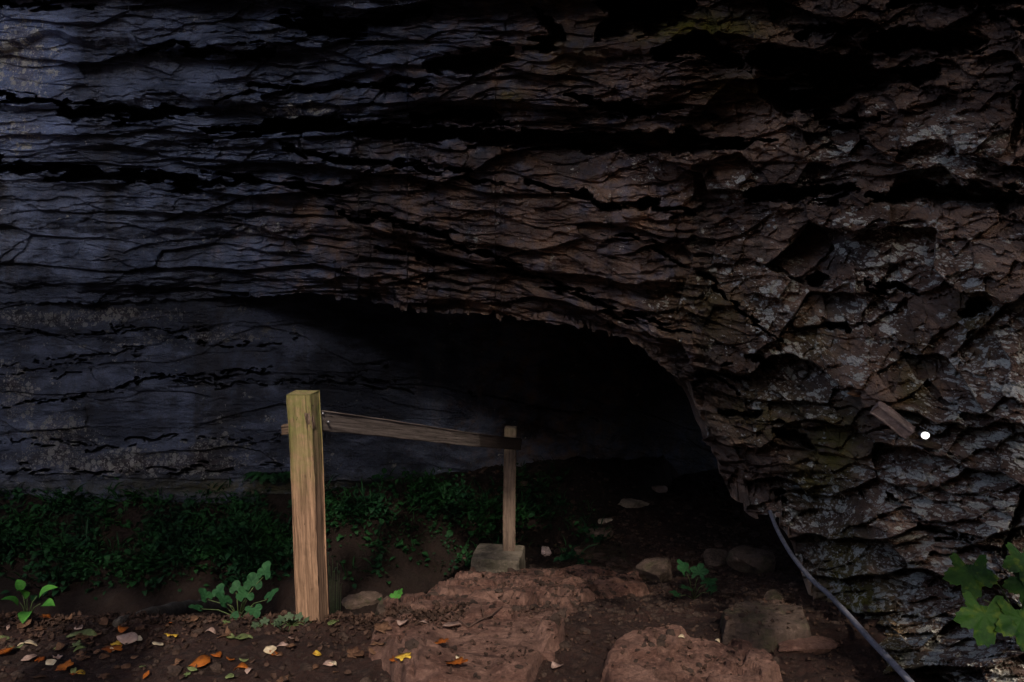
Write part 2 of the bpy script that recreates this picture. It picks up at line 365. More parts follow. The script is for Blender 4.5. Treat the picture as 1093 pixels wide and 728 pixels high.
def chips(px, s, w, h, amp, seed, under=.5, warpx=.12):
    """angular broken slabs: every cell is a tilted facet, proud at its lower edge, with its own offset"""
    wx = px+w*warpx*fbm(px/w*.7, s/h*.5, 3, seed+1); ws = s+h*.35*fbm(px/w*.9, s/h*.3, 3, seed+2)
    d1, e, q, cx, cy = worley(wx/w, ws/h, seed, 1.)
    q2 = np.mod(q*7.31, 1); q3 = np.mod(q*13.7, 1)
    return amp*((q-.5)*1.3 - cy*(under+.9*q2) + cx*(q3-.5)*1.5)
def rock_disp(px, py, s):
    """relief in metres, positive = away from the eye"""
    R = sstep(620, 840, px)                                    # blocky, less bedded on the right
    L = .55+.45*sstep(120, 420, px)                            # smoother, water-worn on the left
    n = .5+.6*np.clip(.5+.9*fbm(px/170, s/60, 2, 160), 0, 1)    # rough and smooth stretches
    d = layers(px, s, 52, .24, 3, long=200)*(1-.8*R)
    d += layers(px, s, 19, .055, 13, wav=.6, long=80, sharp=.1)*(1-.8*R)*n
    d += chips(px, s, 130, 26, .13, 141)*(1-.75*R)*L
    d += chips(px, s, 46, 11, .065, 143)*(1-.7*R)*L*n
    d += chips(px, s, 19, 5.6, .028, 145)*(1-.3*R)*L*n
    d += chips(px, s, 8, 2.9, .009, 147)*n
    d += (chips(px, s, 84, 44, .34, 151, .4)+chips(px, s, 33, 20, .11, 153, .35)+chips(px, s, 13, 9, .038, 155, .3))*R
    d += .16*fbm(px/150, py/90, 3, 51)+.02*fbm(px/22, s/12, 3, 52)+.006*fbm(px/6, s/3.5, 2, 53)
    return d

# ------------------------------------------------------------------ cliff (overhang and right-hand buttress)
LIPX = [-400, 0, 100, 200, 280, 330, 360, 400, 430, 450, 500, 550, 600, 640, 670, 700, 712, 725, 745, 752, 762, 775, 785, 800, 830, 845, 862, 880, 950, 1093, 1500]
LIPY = [318, 322, 323, 319, 316, 312, 316, 322, 326, 333, 334, 338, 347, 352, 362, 380, 396, 408, 428, 455, 490, 518, 534, 545, 552, 580, 632, 690, 790, 920, 1000]
cols = np.r_[np.arange(-420, -20, 5.), np.arange(-20, 690, 1.45), np.arange(690, 900, .9), np.arange(900, 1110, 1.45), np.arange(1110, 1500, 6.)]
NR = 640
lip = np.interp(cols, LIPX, LIPY) + (cols < 840)*sstep(300, 380, cols)*(5*np.round(1.3*fbm(cols/34, cols*0, 2, 161))+2.5*np.round(1.5*noise2(cols/9, cols*0, 162))) + 4*fbm(cols/26, cols*0, 3, 61)*(cols < 830) + 2.2*noise2(cols/7, cols*0, 62)*(cols < 830)
v = np.linspace(0, 1, NR)[:,None]
PX = np.broadcast_to(cols[None,:], (NR, len(cols))).copy(); PY = -170+(lip[None,:]+170)*v
Tx = [-400, 0, 200, 400, 600, 750, 850, 950, 1093, 1500]
Ty = [-170, 0, 150, 330, 450, 550, 650, 760, 1000]
TD = [[6.8,6.4,6.1,5.8,5.5,5.2,4.9,4.6,4.1,3.4],
      [7.2,6.8,6.5,6.2,5.8,5.4,5.0,4.6,4.0,3.2],
      [7.35,7.0,6.75,6.4,6.0,5.5,5.0,4.5,3.8,3.0],
      [7.4,7.2,6.95,6.5,6.0,5.5,4.9,4.2,3.4,2.7],
      [7.4,7.2,7.0,6.6,6.2,5.8,4.8,3.9,3.15,2.5],
      [7.4,7.2,7.0,6.6,6.3,6.2,4.9,3.7,2.95,2.35],
      [7.4,7.2,7.0,6.6,6.3,5.6,4.7,3.35,2.65,2.15],
      [7.4,7.2,7.0,6.6,6.3,5.2,4.4,2.95,2.3,1.95],
      [7.4,7.2,7.0,6.6,6.3,5.0,4.1,2.6,2.0,1.8]]
PX += 9*sstep(690, 725, PX)*(1-sstep(820, 850, PX))*sstep(.75, .97, v+0*PX)*(fbm(PY/22, PY*0, 2, 171)+.5*np.round(1.5*noise2(PY/11, PY*0, 172)))
S = bedding(PX, PY)
D = table(Tx, Ty, TD, PX, PY)
disp = rock_disp(PX, PY, S)*np.clip(D/6, .5, 1.1)
disp = disp*(1-.45*sstep(300, 0, PX)*1) - .05
cv = carve(PX, PY, CREV)
Yc = D+disp+cv*np.clip(D/5.5, .6, 1.1)
V = P(PX, PY, Yc)
sm = S*D/850
warm = np.clip(.08+.62*sstep(180, 620, PX+.5*(PY-120)) + .3*sstep(640, 900, PX)+.25*blobs(PX, PY, [(330,230,110,50,1),(70,210,60,12,1),(90,60,14,60,.6)]), 0, 1) - blobs(PX, PY, [(15,60,75,50,1.),(30,145,80,25,.7),(60,20,70,30,.4)])  # below zero in the upper left, painting blue skylight there
lich = blobs(PX, PY, LICH)+.05+.25*sstep(620, 900, PX)*sstep(60, 200, PY); moss = blobs(PX, PY, MOSS)
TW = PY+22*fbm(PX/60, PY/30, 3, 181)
tone = (.66+.5*sstep(170, 20, PX+.35*PY+60*fbm(PX/90, PY/70, 3, 182))+.3*sstep(380, 640, PX))*(1-.58*sstep(235, 325, TW)*sstep(420, 200, PX))  # painted light: brighter sky-lit corner, darker toward the left lip
# the lip turns back to make the cave roof
nb = 26; ext = []
for i in range(1, nb+1):
    q = i/nb; back = 9*q**1.6
    base = V[-1].copy(); k = (base[:,1]+back)/base[:,1]
    grow = np.where(cols[:]<760, 0., 1.)[:,None]
    pt = base.copy(); pt[:,1] += back
    pt[:,0] += np.clip((cols-700)/160, 0, 1)*base[:,0]*back/base[:,1]*1.1
    pt[:,2] += .10*fbm(cols/40, np.full_like(cols, i*.35), 3, 66)*min(1, i/3) + .02*i
    ext.append(pt)
# top: unseen brow added above the face, its edge shaped for sun and sky
nt = 44; top = []
t0 = V[0].copy()
edge_y = np.interp(t0[:,0], [-9,-6,-4,-2.5,-1,1,3,5], [6.5,6,5.2,4.2,3.6,3.0,2.4,1.5])
for i in range(1, nt+1):
    q = i/nt; pt = t0.copy(); a = q*math.pi/2
    pt[:,2] = t0[:,2]+(4.9-t0[:,2])*math.sin(a)**.8
    pt[:,1] = t0[:,1]+(edge_y-t0[:,1])*(1-math.cos(a))
    pt[:,0] = t0[:,0]*(1+.25*q)
    fn = fbm(pt[:,0]*1.3, np.full_like(cols, i*.2), 4, 91)
    pt[:,2] += .22*fn*min(1, i/6); pt[:,1] += .3*fbm(pt[:,0]*1.1, np.full_like(cols, i*.15), 3, 95)*min(1, i/6)
    top.append(pt)
cap = top[-1].copy(); cap[:,2] += 1.5; cap2 = cap.copy(); cap2[:,1] = 16; cap2[:,2] += 2
allV = np.concatenate([np.stack([cap2, cap]+top[::-1]), V, np.stack(ext)], 0)
pad = lambda A, f0=None: np.concatenate([np.repeat(A[:1], nt+2, 0), A, np.repeat(A[-1:], nb, 0)], 0)
bedA = np.concatenate([np.linspace(-1.5,0,nt+2)[:,None]+np.repeat(sm[:1], nt+2, 0), sm, np.repeat(sm[-1:], nb, 0)], 0)
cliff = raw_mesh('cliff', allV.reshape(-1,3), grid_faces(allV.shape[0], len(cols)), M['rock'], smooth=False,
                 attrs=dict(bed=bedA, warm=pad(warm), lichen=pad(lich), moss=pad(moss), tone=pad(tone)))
tag(cliff, 'layered limestone cliff overhanging the low cave mouth', kind='structure')

# ------------------------------------------------------------------ cave back wall
wc = np.r_[np.arange(-420, -20, 6.), np.arange(-20, 820, 1.7), np.arange(820, 1500, 12.)]
WPX = np.broadcast_to(wc[None,:], (300, len(wc))).copy(); WPY = 235+np.linspace(0, 1, 300)[:,None]*(365+0*WPX)
WD = np.interp(WPX, [-400,0,200,330,400,500,600,700,800,1500], [7.25,7.1,6.95,7.1,7.5,8.2,9.2,10.6,12.5,18])
WD = WD - .0012*(WPY-320)*sstep(520, 250, WPX)
WS = bedding(WPX, WPY)
CW = [([(0,430),(60,428),(110,416),(200,402),(290,396)], 2.2, .22), ([(0,352),(60,356),(150,350),(230,352)], 1.5, .12), ([(0,392),(80,384),(160,372)], 1.4, .1),
      ([(180,352),(210,368),(260,370),(320,360)], 2.2, .2), ([(0,404),(40,398),(90,396)], 1.5,.1), ([(300,412),(380,408),(440,414)], 1.6, .15), ([(0,470),(90,476),(200,466),(300,470)],1.6,.14),
      ([(150,402),(240,410),(330,408),(420,390)],1.4,.12), ([(500,420),(560,432),(640,450)],2,.2), ([(0,500),(120,505),(230,498),(300,500)],2.4,.2)]
wd = .24*rock_disp(WPX+900*0, WPY, WS*1.0+7)*(1-.3*sstep(0,400,WPX)) + carve(WPX, WPY, [(p_, h_*.6, d_*.7) for p_, h_, d_ in CW], 1.) + .05*fbm(WPX/60, WPY/40, 4, 83)
WV = P(WPX, WPY, WD+wd+.1)
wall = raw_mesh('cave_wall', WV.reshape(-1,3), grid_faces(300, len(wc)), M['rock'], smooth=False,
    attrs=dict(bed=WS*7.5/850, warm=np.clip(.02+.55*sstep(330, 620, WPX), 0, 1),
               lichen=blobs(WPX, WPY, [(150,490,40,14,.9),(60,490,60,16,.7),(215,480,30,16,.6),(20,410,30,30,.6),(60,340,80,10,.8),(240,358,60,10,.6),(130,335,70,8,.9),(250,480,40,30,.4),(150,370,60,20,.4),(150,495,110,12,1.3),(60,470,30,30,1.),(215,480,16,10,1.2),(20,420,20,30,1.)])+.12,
               tone=.23+.0*WPX+.42*sstep(380, 560, WPX)-.45*sstep(610, 710, WPX)+.12*fbm(WPX/70, WPY/30, 3, 183), moss=blobs(WPX, WPY, [(300,520,300,10,.7)])))  # cave shade painted into the wall, darkest at left and far right
tag(wall, 'shadowed blue-grey wall at the back of the cave', kind='structure')

# ------------------------------------------------------------------ ground
XL_Y = [-30, 3.44, 3.56, 3.7, 4.3, 5.2, 5.7, 6.3, 8, 10, 14]; XL_X = [-60, -60, -.72, -.62, -.5, -.34, -.3, .25, .95, 1.9, 3.4]
def hgt(x, y, detail=True):
    x, y = np.broadcast_arrays(np.asarray(x, float), np.asarray(y, float))
    path = -1.58-.32*np.clip(y-3.3, 0, 3)-.12*np.clip(y-6.3, 0, 6)
    path = path + .05*sstep(.5, 1.6, x)*0
    xl = np.interp(y, XL_Y, XL_X)
    yedge = 3.50+.10*fbm(x*1.3, x*0+3, 3, 101)
    inside = np.maximum(sstep(-.10, .06, x-xl+.07*fbm(x*0, y*3, 3, 102)), 1-sstep(-.02, .22, y-yedge))
    wy = np.interp(x/np.maximum(y, .5)*F+CX, [-400,0,200,330,400,500,600,700,800], [7.65,7.45,7.35,7.4,7.6,8.2,9.2,10.6,12.5])
    bank = sstep(-1.75, -.15, y-wy)*(.72*sstep(2.2, -.6, x)+.08)
    ditch = -2.84+bank+.0*x
    ditch = np.minimum(ditch, path+.5)
    z = ditch+(path-ditch)*inside
    # unseen hillside added behind the viewer to block low sky light
    z = z + .62*np.clip(-y-2.2, 0, 60)*sstep(0, 4, -y) + .25*np.clip(-x-7.5, 0, 30)
    if detail:
        z = z + .035*fbm(x*2.2, y*2.2, 4, 103)+.018*fbm(x*9, y*9, 3, 104)+.008*fbm(x*30, y*30, 2, 106)+.05*fbm(x*.8+4, y*3, 3, 105)*(1-inside)
    return z
def axis(bands):
    return np.concatenate([np.arange(a, b, st) for a, b, st in bands])
gx = axis([(-60,-9,1.5),(-9,-3.2,.08),(-3.2,3.0,.0105),(3.0,8,.12),(8,60.1,2)])
gy = axis([(-60,-4,1.),(-4,2.2,.12),(2.2,4.4,.0095),(4.4,7.2,.018),(7.2,14,.07),(14,40,2)])
Xg, Yg = np.meshgrid(gx, gy); Zg = hgt(Xg, Yg)
wetg = .85*sstep(3.55, 3.8, Yg)*sstep(.15, -.1, Xg-np.interp(Yg, XL_Y, XL_X))  # mask of the painted shade left of the path
mossg = np.exp(-((Yg-6.9)/.8)**2)*.4*(Xg<1)
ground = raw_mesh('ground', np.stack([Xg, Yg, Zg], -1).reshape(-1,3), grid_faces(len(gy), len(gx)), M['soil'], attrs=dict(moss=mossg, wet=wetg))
tag(ground, 'dark reddish-brown earth path sloping down into the cave', kind='structure')
def gz(x, y):
    x = np.asarray(x, float); y = np.asarray(y, float)
    i = np.clip(np.searchsorted(gx, x)-1, 0, len(gx)-2); j = np.clip(np.searchsorted(gy, y)-1, 0, len(gy)-2)
    u = (x-gx[i])/(gx[i+1]-gx[i]); w_ = (y-gy[j])/(gy[j+1]-gy[j])
    return (Zg[j,i]*(1-u)+Zg[j,i+1]*u)*(1-w_)+(Zg[j+1,i]*(1-u)+Zg[j+1,i+1]*u)*w_
def hit(px, py, off=0.):
    a, dy, dz = ray(px, py); a, dy, dz = float(a), float(dy), float(dz)
    ts = np.arange(1.8, 14, .01); z = dz*ts-(gz(a*ts, dy*ts)+off)
    k = np.argmax(z < 0); t = ts[k]
    return Vector((a*t, dy*t, float(gz(a*t, dy*t))+off))
def hz(x, y): return float(gz(x, y))

# ------------------------------------------------------------------ solids
def mesh_from(name, V, Fc, mat, parent=None, smooth=False):
    return raw_mesh(name, V, Fc, mat, parent, smooth)
def board(name, p0, p1, w, h, mat, parent=None, up=Vector((0,0,1)), n=14, rough=.0015, bev=.006, twist=0., taper=1., seed=0):
    """squared timber from p0 to p1; local z runs along it so that the grain does too"""
    p0, p1 = Vector(p0), Vector(p1); d = (p1-p0); L = d.length; zax = d.normalized()
    xax = up.cross(zax).normalized() if abs(up.dot(zax)) < .99 else Vector((1,0,0)); yax = zax.cross(xax)
    prof = []
    hw, hh = w/2, h/2
    for sx, sy in ((1,-1),(1,1),(-1,1),(-1,-1)):
        for u in ((0,1),(.3,.3),(1,0)) if (sx*sy) < 0 else ((1,0),(.3,.3),(0,1)):
            prof.append((sx*(hw-bev*u[0]), sy*(hh-bev*u[1])))
    k = len(prof); Vv = []; rnd = random.Random(seed)
    wob = [rnd.uniform(-1,1) for _ in range(8)]
    for i in range(n+1):
        q = i/n; s = 1+(taper-1)*q
        off = rough*3*(math.sin(q*5+wob[0]*3))
        for (a, b) in prof:
            Vv.append((a*s+off+rnd.uniform(-rough, rough), b*s+rough*2*math.sin(q*7+wob[1]*3)+rnd.uniform(-rough, rough), q*L))
    Fc = []
    for i in range(n):
        for j in range(k): Fc.append((i*k+j, i*k+(j+1)%k, (i+1)*k+(j+1)%k, (i+1)*k+j))
    Fc.append(tuple(range(k))[::-1]); Fc.append(tuple(n*k+j for j in range(k)))
    o = mesh_from(name, Vv, Fc, mat, parent)
    R = Matrix((xax, yax, zax)).transposed().to_4x4()
    o.matrix_local = Matrix.Translation(p0 - (parent.location if parent else Vector((0,0,0)))) @ R
    return o
def tube(name, pts, rad, mat, parent=None, seg=10, origin=None):
    """tube through pts in world coordinates; rad is a number or list"""
    org = Vector(origin) if origin is not None else (parent.location if parent else Vector(pts[0]))
    pts = [Vector(p) for p in pts]; n = len(pts); Vv = []; Fc = []
    rr = rad if isinstance(rad, (list, tuple)) else [rad]*n
    for i, p in enumerate(pts):
        d = (pts[min(i+1, n-1)]-pts[max(i-1, 0)]).normalized(); a = d.orthogonal().normalized() if abs(d.z) > .99 else d.cross(Vector((0,0,1))).normalized(); b = d.cross(a)
        for j in range(seg):
            t = 2*math.pi*j/seg; Vv.append(p-org+(a*math.cos(t)+b*math.sin(t))*rr[i])
    for i in range(n-1):
        for j in range(seg): Fc.append((i*seg+j, i*seg+(j+1)%seg, (i+1)*seg+(j+1)%seg, (i+1)*seg+j))
    Fc += [tuple(range(seg))[::-1], tuple((n-1)*seg+j for j in range(seg))]
    o = mesh_from(name, Vv, Fc, mat, parent, True)
    if not parent: o.location = org
    return o
def smooth_pts(pts, k=6):
    pts = [Vector(p) for p in pts]; out = []
    for i in range(len(pts)-1):
        p0, p1, p2, p3 = pts[max(i-1,0)], pts[i], pts[i+1], pts[min(i+2, len(pts)-1)]
        for j in range(k):
            t = j/k; out.append(.5*((2*p1)+(p2-p0)*t+(2*p0-5*p1+4*p2-p3)*t*t+(3*p1-p0-3*p2+p3)*t**3))
    out.append(pts[-1]); return out
def stone(name, loc, size, rot, mat, seed, parent=None, flat=1., rough=.16, n=34, chop=6):
    """angular stone: a ball cut by random planes, roughened"""
    rnd = np.random.default_rng(seed)
    u = np.linspace(0, math.pi, n); w = np.linspace(0, 2*math.pi, 2*n, endpoint=False)
    U, W = np.meshgrid(u, w, indexing='ij'); d = np.stack([np.sin(U)*np.cos(W), np.sin(U)*np.sin(W), np.cos(U)], -1)
    r = np.full(U.shape, 1.3)
    N = rnd.normal(size=(chop+8, 3)); N /= np.linalg.norm(N, axis=1)[:,None]
    N = np.concatenate([N, [[0,0,1],[0,0,-1]]])
    for i, nn in enumerate(N):
        c = d@nn; lim = rnd.uniform(.72, 1.0)
        r = np.minimum(r, np.where(c > .05, lim/np.maximum(c, .05), 9))
    r *= 1+rough*.45*fbm(d[...,0]*3+seed, d[...,1]*3+d[...,2]*2.1, 4, seed % 97)
    Vv = (d*r[...,None])*np.array(size)/2
    nc = 2*n; V2 = Vv.reshape(-1,3); Fc = []
    i = np.arange(n-1)[:,None]*nc+np.arange(nc)[None,:]; j = np.arange(n-1)[:,None]*nc+(np.arange(nc)+1)[None,:]%nc
    Fc = np.stack([i, i+nc, j+nc, j], -1).reshape(-1,4)
    o = raw_mesh(name, V2, Fc, mat, parent, False)
    o.location = loc; o.rotation_euler = rot
    return o

# --- handrail -------------------------------------------------------------
nb_base = hit(336, 672); NB = Vector(P(336, 672, 3.33)); NBtop = Vector(P(323, 419, 3.30))
NB = Vector((NB.x, 3.33, hz(NB.x, 3.33)-.02))
hr = empty('handrail', NB)
tag(hr, 'weathered timber handrail of two posts and one sloping rail leading down beside the stone slab', 'handrail')
def post(name, base, topp, w, rotz, mat, seed, taper=1.):
    up = Vector((math.sin(rotz), -math.cos(rotz), 0)); up = Vector((-math.sin(rotz), math.cos(rotz), 0))
    o = board(name, base-Vector((0,0,.12)), topp, w, w, mat, hr, up=up, n=26, rough=.0012, bev=.005, taper=taper, seed=seed)
    return o
p1 = post('post', NB, NBtop, .106, math.radians(-9), M['wood'], 1)
p1['label'] = 'near square post with green algae on its top'
FB = Vector(P(543.5, 594, 6.07)); FBt = Vector(P(544.5, 456, 6.07))
p2 = post('post', FB, FBt, .092, math.radians(-4), M['farwood'], 2)
p2['label'] = 'far thinner post standing in a concrete footing'
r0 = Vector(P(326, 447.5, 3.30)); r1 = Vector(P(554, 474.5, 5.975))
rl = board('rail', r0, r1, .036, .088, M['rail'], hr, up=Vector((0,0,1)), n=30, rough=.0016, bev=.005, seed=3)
s0 = Vector(P(301.5, 458, 3.36)); s1 = Vector(P(318, 458, 3.36))
board('rail_end', s0, s1, .03, .042, M['farwood'], hr, n=3, seed=4)
nc_ = Vector(P(330.5, 445, 3.262))
board('cleat', nc_+Vector((0,0,-.048)), nc_+Vector((0,0,.048)), .028, .03, M['farwood'], hr, up=Vector((.15,1,0)), n=5, seed=5, bev=.003)
for (a, b, Yb) in ((349, 450, 3.42), (343, 441, 3.40)):
    q = Vector(P(a, b, Yb)); tube('bolt', [q-Vector((.0,.0,0)), q+Vector((.012,-.012,0))], .006, M['clip'], hr, 8)
# footing
fc = Vector(P(532, 595, 6.0)); 
def footing():
    import bmesh
    bm = bmesh.new(); bmesh.ops.create_cube(bm, size=1)
    for v_ in bm.verts: v_.co = Vector((v_.co.x*(.38 if v_.co.z > 0 else .40), v_.co.y*.34, v_.co.z*.24))
    bmesh.ops.subdivide_edges(bm, edges=bm.edges[:], cuts=9, use_grid_fill=True)
    for v_ in bm.verts:
        c = v_.co; q = float(fbm(np.array([c.x*9+c.z*5]), np.array([c.y*9+c.z*7]), 3, 201)[0])
        e = (abs(c.x) > .16)+(abs(c.y) > .13)+(abs(c.z) > .11)
        c *= 1-.02*max(0, e-1)+.02*q
    me = bpy.data.meshes.new('footing'); bm.to_mesh(me); o = bpy.data.objects.new('footing', me); C.objects.link(o); me.materials.append(M['concrete'])
    o.parent = hr; o.location = Vector((fc.x, 6.02, FB.z-.06))-hr.location; o.rotation_euler = (0,0,math.radians(-8))
footing()

from mathutils.bvhtree import BVHTree
BV = []
# --- rock slab in the path -------------------------------------------------
def slab(name, outline, mat, lift, thick, seed, rough=.02, tiltfn=None, res=.013):
    """flat bedrock step: outline in plan, cracked top, broken sides"""
    pts = [hit(*p) for p in outline]; n = 150
    P2 = []; 
    L = [ (pts[(i+1)%len(pts)]-pts[i]).length for i in range(len(pts))]; tot = sum(L)
    for i, p in enumerate(pts):
        q = pts[(i+1) % len(pts)]; m = max(2, int(n*L[i]/tot))
        for j in range(m): P2.append(p.lerp(q, j/m))
    B = np.array([(p.x, p.y) for p in P2]); c = B.mean(0)
    ang = np.arange(len(B)); k = 1+.05*fbm(ang/7., ang*0., 3, seed)+.018*np.round(1.6*noise2(ang/2.3, ang*0., seed+8))
    B = c+(B-c)*k[:,None]
    rings = 60; Vv = []
    m = len(B)
    for r in range(rings):
        q = 1-r/(rings-1)*.985
        X = c[0]+(B[:,0]-c[0])*q; Y = c[1]+(B[:,1]-c[1])*q
        edge = 1-q
        z = hgt(X, Y, False)+lift - .02*np.exp(-edge*40) + rough*.6*fbm(X*3, Y*3, 4, seed+1)+rough*.45*fbm(X*14, Y*14, 3, seed+2)
        z = z+rough*.3*fbm(X*45, Y*45, 3, seed+7)
        st = fbm(X*2.2+Y*1.2, Y*2.6, 3, seed+3); z = z+rough*1.4*sstep(-.012, .012, st)+rough*1.2*sstep(.28, .32, st)
        Vv.append(np.stack([X, Y, z], -1))
    side = []
    for r in range(1, 9):
        q = 1+.012*r+.02*fbm(ang/3., ang*0.+r*.6, 3, seed+5)
        X = c[0]+(B[:,0]-c[0])*q; Y = c[1]+(B[:,1]-c[1])*q
        side.append(np.stack([X, Y, Vv[0][:,2]-thick*r/8], -1))
    A = np.stack(side[::-1]+Vv, 0); nr = A.shape[0]
    i = np.arange(nr-1)[:,None]*m+np.arange(m)[None,:]; j = np.arange(nr-1)[:,None]*m+((np.arange(m)+1) % m)[None,:]
    Fc = np.stack([i, j, j+m, i+m], -1).reshape(-1,4)
    o0 = np.array([c[0], c[1], Vv[-1][0][2]])
    o = raw_mesh(name, A.reshape(-1,3)-o0, Fc, mat, None, False); o.location = o0
    BV.append(BVHTree.FromPolygons([Vector(q_) for q_ in A.reshape(-1,3)], Fc.tolist()))
    return o
s_ = slab('rock_slab', [(398,700),(404,676),(428,640),(446,634),(478,630),(512,621),(562,620),(625,615),(680,618),(690,634),(622,643),(604,668),(596,690),(575,700),(560,728),(520,745),(440,748),(420,712)], M['slab'], .035, .28, 301, .024)
tag(s_, 'large flat reddish-brown bedrock slab stepping down in front of the far post', 'rock slab')
s_ = slab('flat_stone', [(770,666),(800,656),(845,656),(864,688),(820,695),(775,686)], M['stone'], .05, .1, 311, .012)
tag(s_, 'flat pale brown stone sunk in the path left of the grey pipe', 'stone')
s_ = slab('path_stone', [(645,728),(655,704),(690,684),(724,684),(760,694),(800,700),(830,728),(800,760),(660,760)], M['slab'], .03, .12, 321, .022)
tag(s_, 'broad brown rock at the bottom edge right of the slab', 'rock')
def ztop(x, y):
    z = hz(x, y)
    for b_ in BV:
        h_ = b_.ray_cast(Vector((x, y, 2)), Vector((0, 0, -1)))
        if h_[0] is not None: z = max(z, h_[0].z)
    return z
def hit2(px, py):
    p = hit(px, py); a, dy, dz = ray(px, py); d_ = Vector((float(a), float(dy), float(dz))).normalized()
    for b_ in BV:
        h_ = b_.ray_cast(Vector((0,0,0)), d_)
        if h_[0] is not None and h_[0].length < p.length: p = h_[0]
    return p
def ST(px, py, w, h, d, mat, seed, label, cat='stone', name='stone', rz=0., sink=.3, rx=0., group=None):
    p = hit(px, py); k = p.y/F
    o = stone(name, (p.x, p.y+d/2, p.z+h*k*(.5-sink)), (w*k*1.15, d, h*k*1.15), (rx, random.uniform(-.1,.1), rz), M[mat], seed)
    return tag(o, label, cat, group)
ST(672, 543, 34, 9, .22, 'pale', 401, 'flat pale stone lying on the dark cave floor', rz=.3)
ST(702, 526, 16, 8, .12, 'tile', 402, 'small pinkish stone farthest back on the cave floor')
ST(583, 594, 10, 12, .09, 'tile', 403, 'small pink stone just right of the concrete footing')
ST(815, 612, 44, 22, .35, 'stone', 404, 'mossy brown stone at the foot of the cliff near the pipe')
ST(705, 622, 30, 24, .25, 'stone', 405, 'brown stone behind the right end of the flat slab', rz=.5)
ST(770, 604, 30, 14, .2, 'stone', 406, 'low brown stone behind the small green plant', rz=-.4)
ST(383, 652, 34, 20, .18, 'stone', 407, 'dark grey stone on the ditch edge right of the near post', rz=.3)
ST(410, 664, 26, 22, .15, 'stone', 408, 'small brown stone wedged against the left corner of the slab')
ST(586, 706, 15, 10, .06, 'slab', 409, 'small brown pebble beside the pale leaf under the slab')
ST(830, 644, 20, 10, .1, 'stone', 410, 'small brown stone just above the flat stone by the pipe')
ST(640, 576, 24, 12, .2, 'stone', 411, 'low stone in the dim middle of the cave floor')
ST(645, 560, 14, 7, .1, 'pale', 412, 'small dull stone above the low stone on the cave floor')
ST(870, 700, 60, 16, .12, 'slab', 413, 'brown stone at the foot of the mossy rock near the pipe', rz=.2)
# debris stones scattered on the path (small, many): rubble
def rubble():
    Vs = []; Fs = []; off = 0
    rnd = np.random.default_rng(5)
    ico = []
    import bmesh
    bm = bmesh.new(); bmesh.ops.create_icosphere(bm, subdivisions=1, radius=1); iv = np.array([v_.co[:] for v_ in bm.verts]); fi = np.array([[v_.index for v_ in f.verts] for f in bm.faces]); bm.free()
    for i in range(5200):
        if i < 3600: y = rnd.uniform(2.8, 6.2); 
        else: y = rnd.uniform(6, 9.5)
        x = rnd.uniform(-2.6 if y < 3.5 else -.45, .5*y-.1)
        if y < 3.6 and rnd.random() < .3: continue
        s = rnd.gamma(2, .0042)+.003; s = min(s, .04)*(1 if y < 6 else 1.8)
        sc = s*rnd.uniform(.5, 1.3, 3)*(1,1,.6); a = rnd.uniform(0, 6.28); c_, s2 = math.cos(a), math.sin(a)
        v_ = iv*(1+.25*rnd.uniform(-1,1,(len(iv),1)))*sc; v_ = v_@np.array([[c_,s2,0],[-s2,c_,0],[0,0,1]])
        Vs.append(v_+[x, y, ztop(x, y)+s*.1]); Fs.append(fi+off); off += len(iv)
    o = raw_mesh('rubble', np.concatenate(Vs), np.concatenate(Fs), M['clod'], None, False)
    tag(o, 'small stones and clods scattered over the earth path', kind='stuff')
rubble()

# --- old log along the ditch ------------------------------------------------
a, b = hit(132, 668, .0), hit(238, 655, .0)
pts = smooth_pts([a+Vector((-.02,-.02,.02)), a.lerp(b,.35)+Vector((0,-.01,.06)), a.lerp(b,.7)+Vector((0,-.01,.07)), b+Vector((.04,.0,.05))], 8)
lg = tube('log', pts, [.010+.030*math.sin(min(1,(i+1)/len(pts)*1.2)*2.4)**.7+.004*math.sin(i*1.7) for i in range(len(pts))], M['bark'], None, 12)
tag(lg, 'low grey weathered log lying along the ditch edge left of the near post', 'log')

# ------------------------------------------------------------------ pipe on the right
PD = [(822,546,5.1),(830,566,4.85),(845,592,4.45),(866,618,4.05),(884,634,3.8),(905,656,3.45),(930,684,3.1),(955,710,2.85),(975,732,2.68),(1010,775,2.4),(1060,840,2.1)]
pp = [Vector(P(x, y, d_-.12)) for x, y, d_ in PD]
pl = tube('pipe', smooth_pts(pp, 7), .0125, M['pipe'], None, 12)
tag(pl, 'thin grey plastic pipe running down the foot of the right-hand rock', 'pipe')
for i, (px_, py_, d_) in enumerate([(823.5,550,4.95),(899,650,3.43)]):
    c0 = Vector(P(px_, py_, d_)); c1 = Vector(P(px_+2, py_+3, d_-.02))
    ring = tube('pipe_clip', [c0, c0+(c1-c0)*1.2], .0165, M['clip'], pl, 12, origin=pl.location)
    
